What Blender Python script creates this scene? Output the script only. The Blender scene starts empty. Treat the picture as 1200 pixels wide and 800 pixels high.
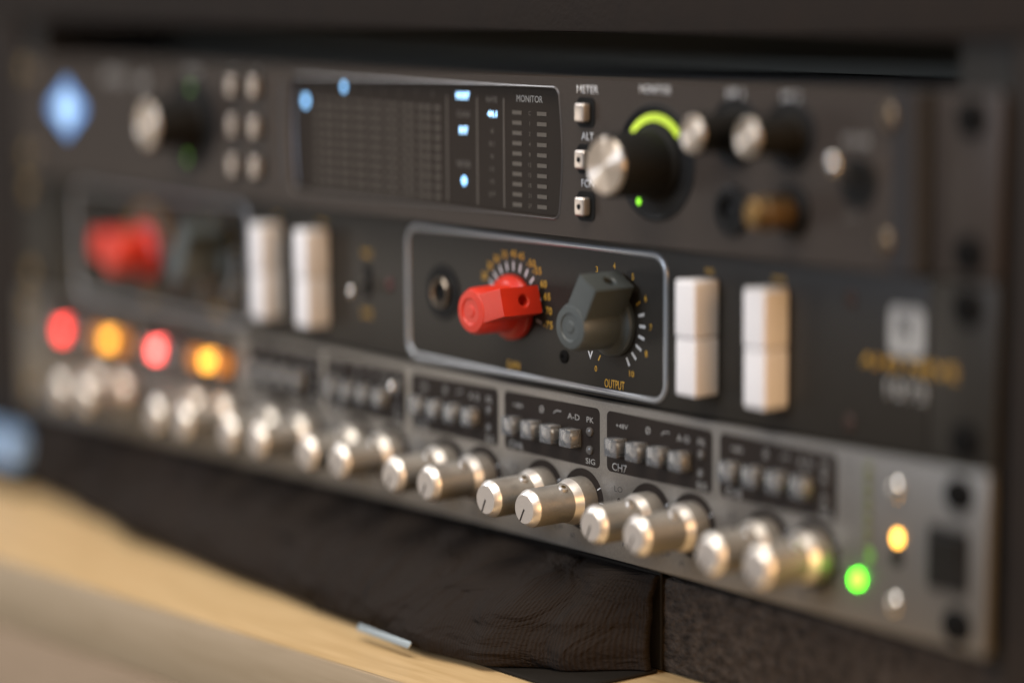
import bpy, bmesh, math, random
from mathutils import Vector, Matrix, noise
random.seed(7)
S = 0.001                      # everything below is written in millimetres
ZO = 847.0                     # lifts the desk top (z = -97) to 0.75 m above the floor
def W3(x, y, z): return Vector((x * S, y * S, (z + ZO) * S))
R = math.radians
scene = bpy.context.scene
COL = scene.collection

# ------------------------------------------------------------------ camera
cam_d = bpy.data.cameras.new('camera'); cam = bpy.data.objects.new('camera', cam_d); COL.objects.link(cam)
yaw, pitch, roll = 0.9008, 0.1406, -0.0064
f = Vector((-math.sin(yaw) * math.cos(pitch), math.cos(yaw) * math.cos(pitch), -math.sin(pitch)))
r = Vector((math.cos(yaw), math.sin(yaw), 0)); u = r.cross(f)
r2 = r * math.cos(roll) + u * math.sin(roll); u2 = -r * math.sin(roll) + u * math.cos(roll)
m = Matrix((r2, u2, -f)).transposed().to_4x4(); m.translation = W3(872.15, -452.66, 92.61)
cam.matrix_world = m
cam_d.sensor_width = 36; cam_d.lens = 36 * 2982.1 / 1200
cam_d.clip_start = 0.02; cam_d.clip_end = 50
cam_d.dof.use_dof = True; cam_d.dof.focus_distance = 0.706
cam_d.dof.aperture_fstop = 2.0; cam_d.dof.aperture_ratio = 1.4
scene.camera = cam

# ------------------------------------------------------------------ world, lamps, exposure
world = bpy.data.worlds.new('World'); scene.world = world; world.use_nodes = True
bg = world.node_tree.nodes['Background']
bg.inputs[0].default_value = (1.0, 0.86, 0.70, 1); bg.inputs[1].default_value = 0.10
def area(name, loc, target, size, size_y, power, col):
    d = bpy.data.lights.new(name, 'AREA'); d.shape = 'RECTANGLE'; d.size = size; d.size_y = size_y
    d.energy = power; d.color = col
    o = bpy.data.objects.new(name, d); COL.objects.link(o)
    o.location = W3(*loc); o.rotation_euler = (W3(*target) - W3(*loc)).to_track_quat('-Z', 'Y').to_euler()
    return o
area('window_light', (60, -2100, 640), (280, 0, 0), 0.75, 0.65, 25, (0.79, 0.90, 1.08))
area('ceiling_light', (480, -460, 1050), (300, -40, 0), 0.8, 0.8, 15, (1.0, 0.93, 0.84))
area('warm_lamp', (2100, -250, 260), (350, 0, 0), 1.0, 0.9, 19, (1.0, 0.57, 0.25))
area('sheen_fill', (-880, -905, -150), (300, 0, -20), 0.42, 0.42, 1.5, (1.0, 0.91, 0.82))  # unseen fill added to put a sheen on the faceplates
area('far_ceiling_light', (-820, -260, 980), (250, 0, 0), 0.45, 0.45, 7, (0.95, 0.96, 1.0))
vs = scene.view_settings
scene.display_settings.display_device = 'sRGB'
vs.view_transform = 'Standard'; vs.look = 'None'; vs.exposure = 0.0; vs.gamma = 1.0; vs.use_curve_mapping = False
scene.cycles.use_denoising = True
scene.cycles.max_bounces = 8; scene.cycles.transmission_bounces = 6
scene.cycles.sample_clamp_indirect = 6.0
scene.cycles.caustics_reflective = False; scene.cycles.caustics_refractive = False

# ------------------------------------------------------------------ materials
def mat(name, col, rough=0.5, metal=0.0, emit=None, es=0.0, spec=0.5, trans=0.0, bump=0.0, bscale=2000.0,
        var=0.0, vscale=60.0, coat=0.0, stretch=(1, 1, 1), bdist=0.0003):
    M = bpy.data.materials.new(name); M.use_nodes = True
    nt = M.node_tree; p = nt.nodes['Principled BSDF']
    p.inputs['Base Color'].default_value = (*col, 1); p.inputs['Roughness'].default_value = rough
    p.inputs['Metallic'].default_value = metal; p.inputs['Specular IOR Level'].default_value = spec
    p.inputs['Transmission Weight'].default_value = trans
    p.inputs['Coat Weight'].default_value = coat
    if emit: p.inputs['Emission Color'].default_value = (*emit, 1); p.inputs['Emission Strength'].default_value = es
    if bump or var:
        tc = nt.nodes.new('ShaderNodeTexCoord'); mp = nt.nodes.new('ShaderNodeMapping')
        mp.inputs['Scale'].default_value = stretch
        nt.links.new(tc.outputs['Object'], mp.inputs['Vector'])
    if bump:
        n = nt.nodes.new('ShaderNodeTexNoise'); n.inputs['Scale'].default_value = bscale; n.inputs['Detail'].default_value = 3
        b = nt.nodes.new('ShaderNodeBump'); b.inputs['Strength'].default_value = bump; b.inputs['Distance'].default_value = bdist
        nt.links.new(mp.outputs[0], n.inputs['Vector'])
        nt.links.new(n.outputs['Fac'], b.inputs['Height']); nt.links.new(b.outputs['Normal'], p.inputs['Normal'])
    if var:
        n2 = nt.nodes.new('ShaderNodeTexNoise'); n2.inputs['Scale'].default_value = vscale; n2.inputs['Detail'].default_value = 6
        n2.inputs['Roughness'].default_value = 0.65
        rp = nt.nodes.new('ShaderNodeMapRange'); rp.inputs[1].default_value = 0.3; rp.inputs[2].default_value = 0.7
        rp.inputs[3].default_value = 1 - var; rp.inputs[4].default_value = 1 + var
        mx = nt.nodes.new('ShaderNodeMix'); mx.data_type = 'RGBA'; mx.blend_type = 'MULTIPLY'; mx.inputs[0].default_value = 1
        mx.inputs[6].default_value = (*col, 1)
        nt.links.new(mp.outputs[0], n2.inputs['Vector']); nt.links.new(n2.outputs['Fac'], rp.inputs[0])
        nt.links.new(rp.outputs[0], mx.inputs[7]); nt.links.new(mx.outputs[2], p.inputs['Base Color'])
        ra = nt.nodes.new('ShaderNodeMapRange'); ra.inputs[3].default_value = rough * 0.88; ra.inputs[4].default_value = min(1, rough * 1.12)
        nt.links.new(n2.outputs['Fac'], ra.inputs[0]); nt.links.new(ra.outputs[0], p.inputs['Roughness'])
    return M
M = {}
M['gunmetal'] = mat('gunmetal_paint', (0.040, 0.0305, 0.0245), 0.42, 0.0, spec=0.25, bump=0.08, bscale=2600, var=0.10, vscale=900)
M['gunmetal_matte'] = mat('gunmetal_end', (0.034, 0.034, 0.036), 0.8, spec=0.06, bump=0.05, bscale=2600)
M['black_steel'] = mat('black_powder_coat', (0.060, 0.056, 0.050), 0.6, bump=1.0, bscale=700, var=0.45, vscale=600)
M['charcoal'] = mat('charcoal_paint', (0.024, 0.0205, 0.0160), 0.40, 0.0, spec=0.28, bump=0.07, bscale=2600, var=0.08, vscale=500)
M['grey_panel'] = mat('grey_metallic_paint', (0.22, 0.203, 0.18), 0.36, 0.62, bump=0.07, bscale=2200, var=0.14, vscale=2200)
M['black_print'] = mat('black_screen_print', (0.021, 0.0150, 0.0115), 0.65, spec=0.2, var=0.1, vscale=900)
M['black_plastic'] = mat('black_plastic', (0.010, 0.0095, 0.009), 0.55, spec=0.2, bump=0.15, bscale=2500)
M['black_rubber'] = mat('black_rubber', (0.007, 0.0067, 0.006), 0.7, spec=0.18)
M['display_glass'] = mat('smoked_display', (0.024, 0.018, 0.014), 0.45, spec=0.12)
M['segment_off'] = mat('unlit_segment', (0.090, 0.074, 0.058), 0.5)
M['display_line'] = mat('display_line', (0.075, 0.062, 0.050), 0.4)
M['window_lip'] = mat('window_lip', (0.10, 0.092, 0.088), 0.35, 0.3)
M['window_bevel'] = mat('window_bevel', (0.20, 0.215, 0.245), 0.45, 0.6)  # bluish tone stands in for cool light on this edge
M['alu_face'] = mat('satin_aluminium_lit', (0.46, 0.41, 0.36), 0.48, 0.35, bump=0.2, bscale=1500)
M['alu'] = mat('satin_aluminium_shaded', (0.29, 0.27, 0.24), 0.46, 0.5, bump=0.3, bscale=1500, var=0.05, vscale=1400)  # darker copy holding the shade of the knob bodies
for k_ in ('alu', 'alu_face'):
    nt = M[k_].node_tree; p_ = nt.nodes['Principled BSDF']; oi = nt.nodes.new('ShaderNodeObjectInfo'); tc_ = nt.nodes.new('ShaderNodeTexCoord')
    va = nt.nodes.new('ShaderNodeVectorMath'); va.operation = 'ADD'; nz = nt.nodes.new('ShaderNodeTexNoise'); nz.inputs['Scale'].default_value = 260; nz.inputs['Detail'].default_value = 5
    mr = nt.nodes.new('ShaderNodeMapRange'); mr.inputs[1].default_value = .35; mr.inputs[2].default_value = .68; mr.inputs[3].default_value = .36; mr.inputs[4].default_value = .6
    nt.links.new(tc_.outputs['Object'], va.inputs[0]); nt.links.new(oi.outputs['Random'], va.inputs[1]); nt.links.new(va.outputs[0], nz.inputs['Vector'])
    nt.links.new(nz.outputs['Fac'], mr.inputs[0]); nt.links.new(mr.outputs[0], p_.inputs['Roughness'])
M['alu_bright'] = mat('aluminium_bright', (0.88, 0.83, 0.77), 0.38, 0.8)
M['chrome'] = mat('chrome', (0.80, 0.78, 0.76), 0.14, 1.0)
M['jack_metal'] = mat('dark_nickel', (0.36, 0.31, 0.26), 0.28, 1.0)
M['silver_key'] = mat('silver_key_cap', (0.62, 0.55, 0.49), 0.32, 0.8)
M['brass'] = mat('brass_screw', (0.20, 0.14, 0.06), 0.4, 0.7)
M['gold_contact'] = mat('gold_contact', (0.13, 0.08, 0.035), 0.5, 0.8)
M['plug_gold'] = mat('polished_brass', (0.24, 0.145, 0.055), 0.45, 0.9)
M['black_screw'] = mat('black_oxide_screw', (0.005, 0.0045, 0.004), 0.8, 0.0, spec=0.1)
M['red_plastic'] = mat('red_plastic', (0.60, 0.030, 0.012), 0.36, bump=0.12, bscale=1200, var=0.05, vscale=300)
M['slate_plastic'] = mat('slate_plastic', (0.055, 0.064, 0.063), 0.45, bump=0.12, bscale=1200, var=0.06, vscale=300)
M['white_plastic'] = mat('white_plastic', (0.79, 0.76, 0.75), 0.34, var=0.015, vscale=200)
M['frame_silver'] = mat('silver_frame_line', (0.36, 0.37, 0.38), 0.33, 0.55)
M['gold_print'] = mat('gold_print', (0.60, 0.33, 0.025), 0.5)
M['white_print'] = mat('white_print', (0.62, 0.62, 0.62), 0.5)
M['grey_print'] = mat('grey_print', (0.34, 0.33, 0.31), 0.5)
M['dim_print'] = mat('dim_print', (0.13, 0.115, 0.10), 0.5)
M['dark_print'] = mat('dark_print', (0.035, 0.032, 0.030), 0.5)
M['clear_cap'] = mat('clear_key_cap', (0.82, 0.83, 0.84), 0.11, trans=0.84)
M['led_lens'] = mat('unlit_led_lens', (0.10, 0.095, 0.09), 0.25)
M['red_led_off'] = mat('unlit_red_led', (0.09, 0.018, 0.014), 0.3)
M['olive_led_off'] = mat('unlit_green_led', (0.12, 0.13, 0.05), 0.3)
M['led_well'] = mat('led_reflector', (0.85, 0.76, 0.66), 0.3, 0.3)
def led(name, col, s): return mat(name, (0.05, 0.05, 0.05), 0.4, emit=col, es=s)
M['led_red'] = led('lit_red_led', (1.0, 0.055, 0.042), 8)
M['led_red_hot'] = led('lit_red_led_bright', (1.0, 0.11, 0.095), 11)
M['led_amber'] = led('lit_amber_led', (1.0, 0.42, 0.045), 5.4)
M['amber_spill'] = led('amber_spill_emission', (1.0, 0.30, 0.03), 0.9)  # neighbouring lamp's spill put in as emission; these caps are no lamps
M['led_orange'] = led('lit_orange_led', (1.0, 0.45, 0.06), 12)
M['led_green'] = led('lit_green_led', (0.10, 1.0, 0.012), 11)
M['led_green_dim'] = led('dim_green_led', (0.20, 0.6, 0.02), 0.7)
M['ring_green'] = led('lit_green_ring', (0.74, 1.0, 0.015), 0.85)
M['ring_green_dot'] = led('lit_green_dot', (0.30, 1.0, 0.02), 1.6)
M['blue_glow'] = led('lit_blue_white', (0.26, 0.58, 1.0), 3.4)
M['label_glow'] = led('lit_label', (0.36, 0.66, 1.0), 4.2)
M['diamond_core'] = led('lit_diamond_core', (0.50, 0.74, 1.0), 1.5)
M['diamond_glow'] = led('lit_diamond', (0.20, 0.46, 1.0), 1.1)
M['carpet'] = mat('black_case_carpet', (0.041, 0.032, 0.0255), 0.95, bump=1.0, bscale=520, bdist=0.0016, var=0.75, vscale=420, stretch=(.55, 1, 1), spec=0.15)
M['case_vinyl'] = mat('black_case_vinyl', (0.0165, 0.0112, 0.008), 0.8, spec=0.25, bump=0.5, bscale=700, var=0.15, vscale=80)
M['case_inside'] = mat('case_inside', (0.17, 0.165, 0.14), 0.9)
M['rail_steel'] = mat('rack_rail_steel', (0.018, 0.016, 0.0135), 0.7, spec=0.2)
M['pale_blue'] = mat('pale_blue_plastic', (0.25, 0.38, 0.57), 0.3)
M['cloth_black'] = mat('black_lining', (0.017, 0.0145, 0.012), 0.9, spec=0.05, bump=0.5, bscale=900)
M['tab_metal'] = mat('zip_pull_metal', (0.30, 0.34, 0.35), 0.4, 0.4)
# turned metal caps: fine concentric rings catch a streak of light
def turned(name, col):
    m_ = mat(name, col, 0.35, 0.88); nt = m_.node_tree; p = nt.nodes['Principled BSDF']
    p.inputs['Anisotropic'].default_value = 1.0; p.inputs['Anisotropic Rotation'].default_value = 0.25
    tg = nt.nodes.new('ShaderNodeTangent'); tg.direction_type = 'RADIAL'; tg.axis = 'Y'
    nt.links.new(tg.outputs[0], p.inputs['Tangent'])
    return m_
M['turned_cap'] = turned('turned_cap', (0.62, 0.54, 0.46))
# wood
def wood(name, c1, c2, rough, axis_scale):
    m_ = bpy.data.materials.new(name); m_.use_nodes = True; nt = m_.node_tree; p = nt.nodes['Principled BSDF']
    tc = nt.nodes.new('ShaderNodeTexCoord'); mp = nt.nodes.new('ShaderNodeMapping'); mp.inputs['Scale'].default_value = axis_scale
    n = nt.nodes.new('ShaderNodeTexNoise'); n.inputs['Scale'].default_value = 22; n.inputs['Detail'].default_value = 7; n.inputs['Distortion'].default_value = 0.8
    cr = nt.nodes.new('ShaderNodeValToRGB'); cr.color_ramp.elements[0].color = (*c1, 1); cr.color_ramp.elements[1].color = (*c2, 1)
    cr.color_ramp.elements[0].position = 0.3; cr.color_ramp.elements[1].position = 0.72
    nt.links.new(tc.outputs['Object'], mp.inputs[0]); nt.links.new(mp.outputs[0], n.inputs['Vector'])
    nt.links.new(n.outputs['Fac'], cr.inputs[0]); nt.links.new(cr.outputs[0], p.inputs['Base Color'])
    b = nt.nodes.new('ShaderNodeBump'); b.inputs['Strength'].default_value = 0.15; b.inputs['Distance'].default_value = 0.0004
    nt.links.new(n.outputs['Fac'], b.inputs['Height']); nt.links.new(b.outputs[0], p.inputs['Normal'])
    p.inputs['Roughness'].default_value = rough
    return m_
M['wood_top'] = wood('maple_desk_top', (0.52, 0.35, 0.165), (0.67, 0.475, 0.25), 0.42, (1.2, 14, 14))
M['wood_front'] = wood('maple_front_shaded', (0.28, 0.195, 0.12), (0.335, 0.235, 0.15), 0.5, (1.2, 14, 14))  # same maple; the fall of light on the front is put into its colour
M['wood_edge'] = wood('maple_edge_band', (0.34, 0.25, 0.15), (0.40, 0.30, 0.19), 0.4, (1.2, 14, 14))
# twill cloth
def cloth(name, col):
    m_ = bpy.data.materials.new(name); m_.use_nodes = True; nt = m_.node_tree; p = nt.nodes['Principled BSDF']
    uv = nt.nodes.new('ShaderNodeUVMap')
    w = nt.nodes.new('ShaderNodeTexWave'); w.wave_type = 'BANDS'; w.bands_direction = 'X'; w.inputs['Scale'].default_value = 320
    w.inputs['Distortion'].default_value = 2.2; w.inputs['Detail'].default_value = 2; w.inputs['Detail Scale'].default_value = 1.5
    n = nt.nodes.new('ShaderNodeTexNoise'); n.inputs['Scale'].default_value = 420; n.inputs['Detail'].default_value = 4
    n2 = nt.nodes.new('ShaderNodeTexNoise'); n2.inputs['Scale'].default_value = 9; n2.inputs['Detail'].default_value = 5
    ad = nt.nodes.new('ShaderNodeMath'); ad.operation = 'ADD'
    for q in (w, n, n2): nt.links.new(uv.outputs[0], q.inputs['Vector'])
    nt.links.new(w.outputs['Fac'], ad.inputs[0]); nt.links.new(n.outputs['Fac'], ad.inputs[1])
    n3 = nt.nodes.new('ShaderNodeTexNoise'); n3.inputs['Scale'].default_value = 46; n3.inputs['Detail'].default_value = 5; n3.inputs['Distortion'].default_value = 1.2
    nt.links.new(uv.outputs[0], n3.inputs['Vector'])
    b0 = nt.nodes.new('ShaderNodeBump'); b0.inputs['Strength'].default_value = 1.0; b0.inputs['Distance'].default_value = 0.007
    nt.links.new(n3.outputs['Fac'], b0.inputs['Height'])
    b = nt.nodes.new('ShaderNodeBump'); b.inputs['Strength'].default_value = 0.42; b.inputs['Distance'].default_value = 0.0003
    nt.links.new(b0.outputs['Normal'], b.inputs['Normal'])
    nt.links.new(ad.outputs[0], b.inputs['Height']); nt.links.new(b.outputs[0], p.inputs['Normal'])
    cr = nt.nodes.new('ShaderNodeValToRGB')
    cr.color_ramp.elements[0].color = (*[c * 0.55 for c in col], 1); cr.color_ramp.elements[1].color = (*[c * 1.7 for c in col], 1)
    mu = nt.nodes.new('ShaderNodeMath'); mu.operation = 'MULTIPLY_ADD'; mu.inputs[1].default_value = 0.26
    nt.links.new(w.outputs['Fac'], mu.inputs[0]); 
    mm = nt.nodes.new('ShaderNodeMath'); mm.operation = 'MULTIPLY'; mm.inputs[1].default_value = 0.85
    nt.links.new(n2.outputs['Fac'], mm.inputs[0]); nt.links.new(mm.outputs[0], mu.inputs[2])
    nt.links.new(mu.outputs[0], cr.inputs[0]); nt.links.new(cr.outputs[0], p.inputs['Base Color'])
    p.inputs['Roughness'].default_value = 0.9; p.inputs['Specular IOR Level'].default_value = 0.12
    return m_
M['cloth'] = cloth('dark_ribbed_cloth', (0.0152, 0.0112, 0.0088))

# ------------------------------------------------------------------ mesh helpers (mm, local to the piece)
class MB:
    def __init__(self): self.v = []; self.f = []
    def add(self, vs, fs):
        o = len(self.v); self.v += [tuple(a) for a in vs]; self.f += [tuple(i + o for i in q) for q in fs]; return self
    def box(self, x0, x1, y0, y1, z0, z1):
        return self.add([(x0, y0, z0), (x1, y0, z0), (x1, y1, z0), (x0, y1, z0), (x0, y0, z1), (x1, y0, z1), (x1, y1, z1), (x0, y1, z1)],
                        [(0, 3, 2, 1), (4, 5, 6, 7), (0, 1, 5, 4), (1, 2, 6, 5), (2, 3, 7, 6), (3, 0, 4, 7)])
    def lathe(self, prof, n=32, cx=0, cz=0, a0=0.0, a1=2 * math.pi):
        """prof: list of (radius, y); revolved about the y axis, front (negative y) first or last as given"""
        full = abs(a1 - a0 - 2 * math.pi) < 1e-6
        k = n if full else n + 1
        vs = []; idx = []
        for (rad, y) in prof:
            if rad <= 1e-6:
                idx.append([len(vs)] * k); vs.append((cx, y, cz))
            else:
                row = []
                for i in range(k):
                    a = a0 + (a1 - a0) * i / n
                    row.append(len(vs)); vs.append((cx + rad * math.cos(a), y, cz + rad * math.sin(a)))
                idx.append(row)
        fs = []
        for a, b in zip(idx[:-1], idx[1:]):
            for i in range(n):
                j = (i + 1) % k
                q = [a[i], a[j], b[j], b[i]]; q2 = []
                for t in q:
                    if t not in q2: q2.append(t)
                if len(q2) > 2: fs.append(tuple(q2))
        return self.add(vs, fs)
    def prism(self, pts, y0, y1):
        """pts: (x, z) outline, counter-clockwise seen from the front; y0 front, y1 back"""
        n = len(pts); vs = [(x, y0, z) for x, z in pts] + [(x, y1, z) for x, z in pts]
        fs = [tuple(range(n)), tuple(range(2 * n - 1, n - 1, -1))] + [(i, i + n, (i + 1) % n + n, (i + 1) % n) for i in range(n)]
        return self.add(vs, fs)
    def tube(self, a, b, ra, rb, n=16):
        a, b = Vector(a), Vector(b); d = (b - a).normalized()
        s = d.orthogonal().normalized(); t = d.cross(s); vs = []
        for c, q in ((a, ra), (b, rb)):
            for i in range(n):
                g = 2 * math.pi * i / n; vs.append(c + s * (q * math.cos(g)) + t * (q * math.sin(g)))
        fs = [(i, (i + 1) % n, n + (i + 1) % n, n + i) for i in range(n)] + [tuple(range(n - 1, -1, -1)), tuple(range(n, 2 * n))]
        return self.add(vs, fs)
    def ball(self, c, rad, n=16):
        prof = [(rad * math.sin(math.pi * i / 10), c[1] - rad * math.cos(math.pi * i / 10)) for i in range(11)]
        prof[0] = (0, c[1] - rad); prof[-1] = (0, c[1] + rad)
        return self.lathe(prof, n, c[0], c[2])
    def mesh(self, name, material, bevel=0.0, seg=2, angle=32):
        bm = bmesh.new()
        vv = [bm.verts.new((x * S, y * S, z * S)) for x, y, z in self.v]
        for q in self.f:
            try: bm.faces.new([vv[i] for i in q])
            except ValueError: pass
        bmesh.ops.recalc_face_normals(bm, faces=bm.faces[:])
        if bevel:
            es = [e for e in bm.edges if len(e.link_faces) == 2 and e.calc_face_angle(0) > R(35)]
            bmesh.ops.bevel(bm, geom=es, offset=bevel * S, segments=seg, affect='EDGES', profile=0.6, clamp_overlap=True)
        me = bpy.data.meshes.new(name); bm.to_mesh(me); bm.free()
        me.materials.append(material)
        me.polygons.foreach_set('use_smooth', [True] * len(me.polygons)); me.set_sharp_from_angle(angle=R(angle))
        return me
WP = {}
def thing(name, label, cat, pos, group=None):
    o = bpy.data.objects.new(name, None); COL.objects.link(o); o.empty_display_size = 0.02
    o.location = W3(*pos); o['label'] = label; o['category'] = cat
    if group: o['group'] = group
    WP[o] = Vector(pos); return o
def put(name, me, pos, parent, label=None, roty=0.0):
    o = bpy.data.objects.new(name, me); COL.objects.link(o); o.parent = parent
    d = Vector(pos) - WP[parent]; o.location = d * S
    if roty: o.rotation_euler = (0, roty, 0)
    if label: o['label'] = label
    WP[o] = Vector(pos); return o
def rrect(w, h, rad, n=5, cx=0, cz=0):
    pts = []
    for sx, sz, a0 in ((1, -1, -90), (1, 1, 0), (-1, 1, 90), (-1, -1, 180)):
        for i in range(n + 1):
            a = R(a0 + 90 * i / n)
            pts.append((cx + sx * (w / 2 - rad) + rad * math.cos(a), cz + sz * (h / 2 - rad) + rad * math.sin(a)))
    return pts
_txt = {}
def text(s, pos, h, parent, material, width=None, name='lettering', bold=0.0, roty=0.0, depth=0.02):
    """lettering of capital height h mm centred at pos (x, y, z), printed a hair proud of the panel"""
    key = (s, round(h, 3), width, material.name, bold)
    if key not in _txt:
        c = bpy.data.curves.new('lettering', 'FONT'); c.body = s; c.size = 1; c.align_x = 'CENTER'; c.resolution_u = 3
        c.extrude = 0.0; c.offset = bold
        o = bpy.data.objects.new('lettering', c); me = bpy.data.meshes.new_from_object(o)
        bpy.data.objects.remove(o); bpy.data.curves.remove(c)
        xs = [v.co.x for v in me.vertices]; ys = [v.co.y for v in me.vertices]
        x0, x1, y0, y1 = min(xs), max(xs), min(ys), max(ys)
        sz = h / max(y1 - y0, 1e-6) if len(s) < 2 or not any(ch in s for ch in '-+') else h / 0.73
        sx = sz if not width else width / (x1 - x0)
        for v in me.vertices:
            x, y = v.co.x, v.co.y
            v.co = ((x - (x0 + x1) / 2) * sx * S, 0, (y - (y0 + y1) / 2) * sz * S)
        bm = bmesh.new(); bm.from_mesh(me); fs = bm.faces[:]
        g = bmesh.ops.extrude_face_region(bm, geom=fs)
        for e in g['geom']:
            if isinstance(e, bmesh.types.BMVert): e.co.y -= depth * S
        bmesh.ops.recalc_face_normals(bm, faces=bm.faces[:]); bm.to_mesh(me); bm.free()
        me.materials.clear(); me.materials.append(material); me.name = 'lettering'
        _txt[key] = me
    return put(name, _txt[key], pos, parent, roty=roty)

# ================================================================== SETTING: desk, rack case
DZ = -97.0
desk = thing('desk', 'pale maple desk under the rack with shade coloured into its front face', 'desk', (200, 200, DZ))
ang = R(4.0)
def desk_piece(name, mb, material, bevel=0.0):
    o = put(name, mb.mesh(name, material, bevel), (200, 0, DZ), desk)
    o.rotation_euler = (0, 0, ang); return o
YE = -66.5                                                                 # front edge of the desk top
desk_piece('desk_top', MB().box(-700, 900, YE + 1.6, 560, -22, 0), M['wood_top'])
desk_piece('edge_band', MB().box(-700, 900, YE, YE + 1.6, -22, 0.1), M['wood_edge'], 0.5)
desk_piece('front_panel', MB().box(-700, 900, YE - 0.4, YE + 20, -330, -22.4), M['wood_front'], 0.8)
desk_piece('side_panel', MB().box(-700, -680, YE + 20.4, 560, -750, -22.4), M['wood_front'])
desk_piece('side_panel', MB().box(880, 900, YE + 20.4, 560, -750, -22.4), M['wood_front'])

case = thing('rack_case', 'black carpet-lined rack case holding three stacked audio units', 'rack case', (241, 100, DZ))
put('top_board', MB().box(-70, 505, 2, 330, 78.5, 120).mesh('top_board', M['case_vinyl'], 1.2), (0, 0, 0), case)
put('side_board', MB().box(-70, -1.5, 2, 330, DZ + .1, 78.2).mesh('side_board', M['case_vinyl'], 1.2), (0, 0, 0), case)
put('side_board', MB().box(484.2, 505, 2, 330, DZ + .1, 78.2).mesh('side_board', M['case_vinyl'], 1.2), (0, 0, 0), case)
put('back_board', MB().box(-1.3, 484, 312, 319, DZ + .1, 78.2).mesh('back_board', M['case_inside']), (0, 0, 0), case)
put('gap_lift_block', MB().box(-1.3, 484, 62, 90, 66.3, 78.2).mesh('gap_lift_block', M['case_inside'], 1.0), (0, 0, 0), case)  # pale block added inside the gap to lighten its dark depth
put('bottom_board', MB().box(-1.2, 484, 5, 320, DZ + .1, -70.2).mesh('bottom_board', M['carpet'], 2.0), (0, 0, 0), case)
for x0 in (0.2, 466.0):
    rail = put('rack_rail', MB().box(x0, x0 + 16.4, 4.2, 6.4, -69.8, 78.2).mesh('rack_rail', M['rail_steel'], .4), (0, 0, 0), case)

# shared small pieces ------------------------------------------------
def screw_mesh(material, rad, h):
    prof = [(rad * 1.02, 0), (rad, -h * .45), (rad * .8, -h * .85), (rad * .5, -h), (rad * .32, -h), (rad * .30, -h * .45), (0, -h * .45)]
    return MB().lathe(prof, 24).mesh('screw', material)
SC = {'black': screw_mesh(M['black_screw'], 4.4, 1.4), 'brass': screw_mesh(M['brass'], 3.3, 2.6), 'small_black': screw_mesh(M['black_screw'], 1.9, .7),
      'steel': screw_mesh(M['chrome'], 2.4, 1.6), 'bronze': screw_mesh(mat('bronze_screw', (0.16, 0.12, 0.08), 0.35, 0.7), 2.5, 1.6), 'tarnished': screw_mesh(mat('tarnished_screw', (0.05, 0.028, 0.02), 0.5, 0.4), 2.0, .8)}
def ears(unit, zc, y, material, lname='brass', holes=True):
    for x0, x1, xc, k in ((0.0, 20.6, 8.75, lname), (461.9, 482.6, 473.85, 'black')):
        e = put('rack_ear', MB().box(x0, x1, y, y + 3.0, zc - 21.9, zc + 21.9).mesh('rack_ear', material, .5), (0, 0, 0), unit)
        for dz in (15.875, -15.875): put('rack_screw', SC[k], (xc, y, zc + dz), e)

# ================================================================== TOP UNIT: audio interface
YA = -6.5
ap = thing('audio_interface', 'top gunmetal audio interface with blue diamond and green ringed monitor knob', 'audio interface', (241, 0, 22.6), 'rack units stacked in the case')
ears(ap, 44.45, 0.0, M['gunmetal'])
# front plate with a barrel-sided window opening
def window_outline(off=0.0, n=9):
    xl, xr, zb, zt, rad, bul = 197.4 - off, 330.2 + off, 27.6 - off, 63.2 + off, 2.6, 1.2
    pts = []
    def corner(cx, cz, a0):
        for i in range(6): a = R(a0 + 18 * i); pts.append((cx + rad * math.cos(a), cz + rad * math.sin(a)))
    def side(x, z0, z1, s):
        for i in range(1, n): t = i / n; pts.append((x + s * bul * math.sin(math.pi * t), z0 + (z1 - z0) * t))
    corner(xr - rad, zb + rad, -90); side(xr, zb + rad, zt - rad, 1); corner(xr - rad, zt - rad, 0)
    for i in range(1, 12): pts.append((xr - rad - (xr - xl - 2 * rad) * i / 12, zt))
    corner(xl + rad, zt - rad, 90); side(xl, zt - rad, zb + rad, -1); corner(xl + rad, zb + rad, 180)
    for i in range(1, 12): pts.append((xl + rad + (xr - xl - 2 * rad) * i / 12, zb))
    return pts
def plate_with_window(x0, x1, z0, z1, yf, yb, inner, ywall):
    b = MB(); n = len(inner); cx = sum(p[0] for p in inner) / n; cz = sum(p[1] for p in inner) / n
    outer = []
    for x, z in inner:
        dx, dz = x - cx, z - cz; t = 1e9
        if dx > 1e-9: t = min(t, (x1 - cx) / dx)
        if dx < -1e-9: t = min(t, (x0 - cx) / dx)
        if dz > 1e-9: t = min(t, (z1 - cz) / dz)
        if dz < -1e-9: t = min(t, (z0 - cz) / dz)
        outer.append((cx + dx * t, cz + dz * t))
    vs = [(x, yf, z) for x, z in inner] + [(x, yf, z) for x, z in outer] + [(x, ywall, z) for x, z in inner]
    fs = []; k = 3 * n
    ring = []
    for i in range(n):
        j = (i + 1) % n
        ring.append(n + i)
        a, c = outer[i], outer[j]
        same = abs(a[0] - c[0]) < 1e-4 or abs(a[1] - c[1]) < 1e-4
        if same: fs.append((i, n + i, n + j, j))
        else:
            px = x1 if max(a[0], c[0]) > x1 - 1e-3 else x0
            pz = z1 if max(a[1], c[1]) > z1 - 1e-3 else z0
            vs.append((px, yf, pz)); fs.append((i, n + i, k, n + j, j)); ring.append(k); k += 1
        fs.append((i, j, 2 * n + j, 2 * n + i))
    nb = len(vs); vs += [(vs[q][0], yb, vs[q][2]) for q in ring]; m_ = len(ring)
    for i in range(m_): fs.append((ring[i], nb + i, nb + (i + 1) % m_, ring[(i + 1) % m_]))
    return b.add(vs, fs)
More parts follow.
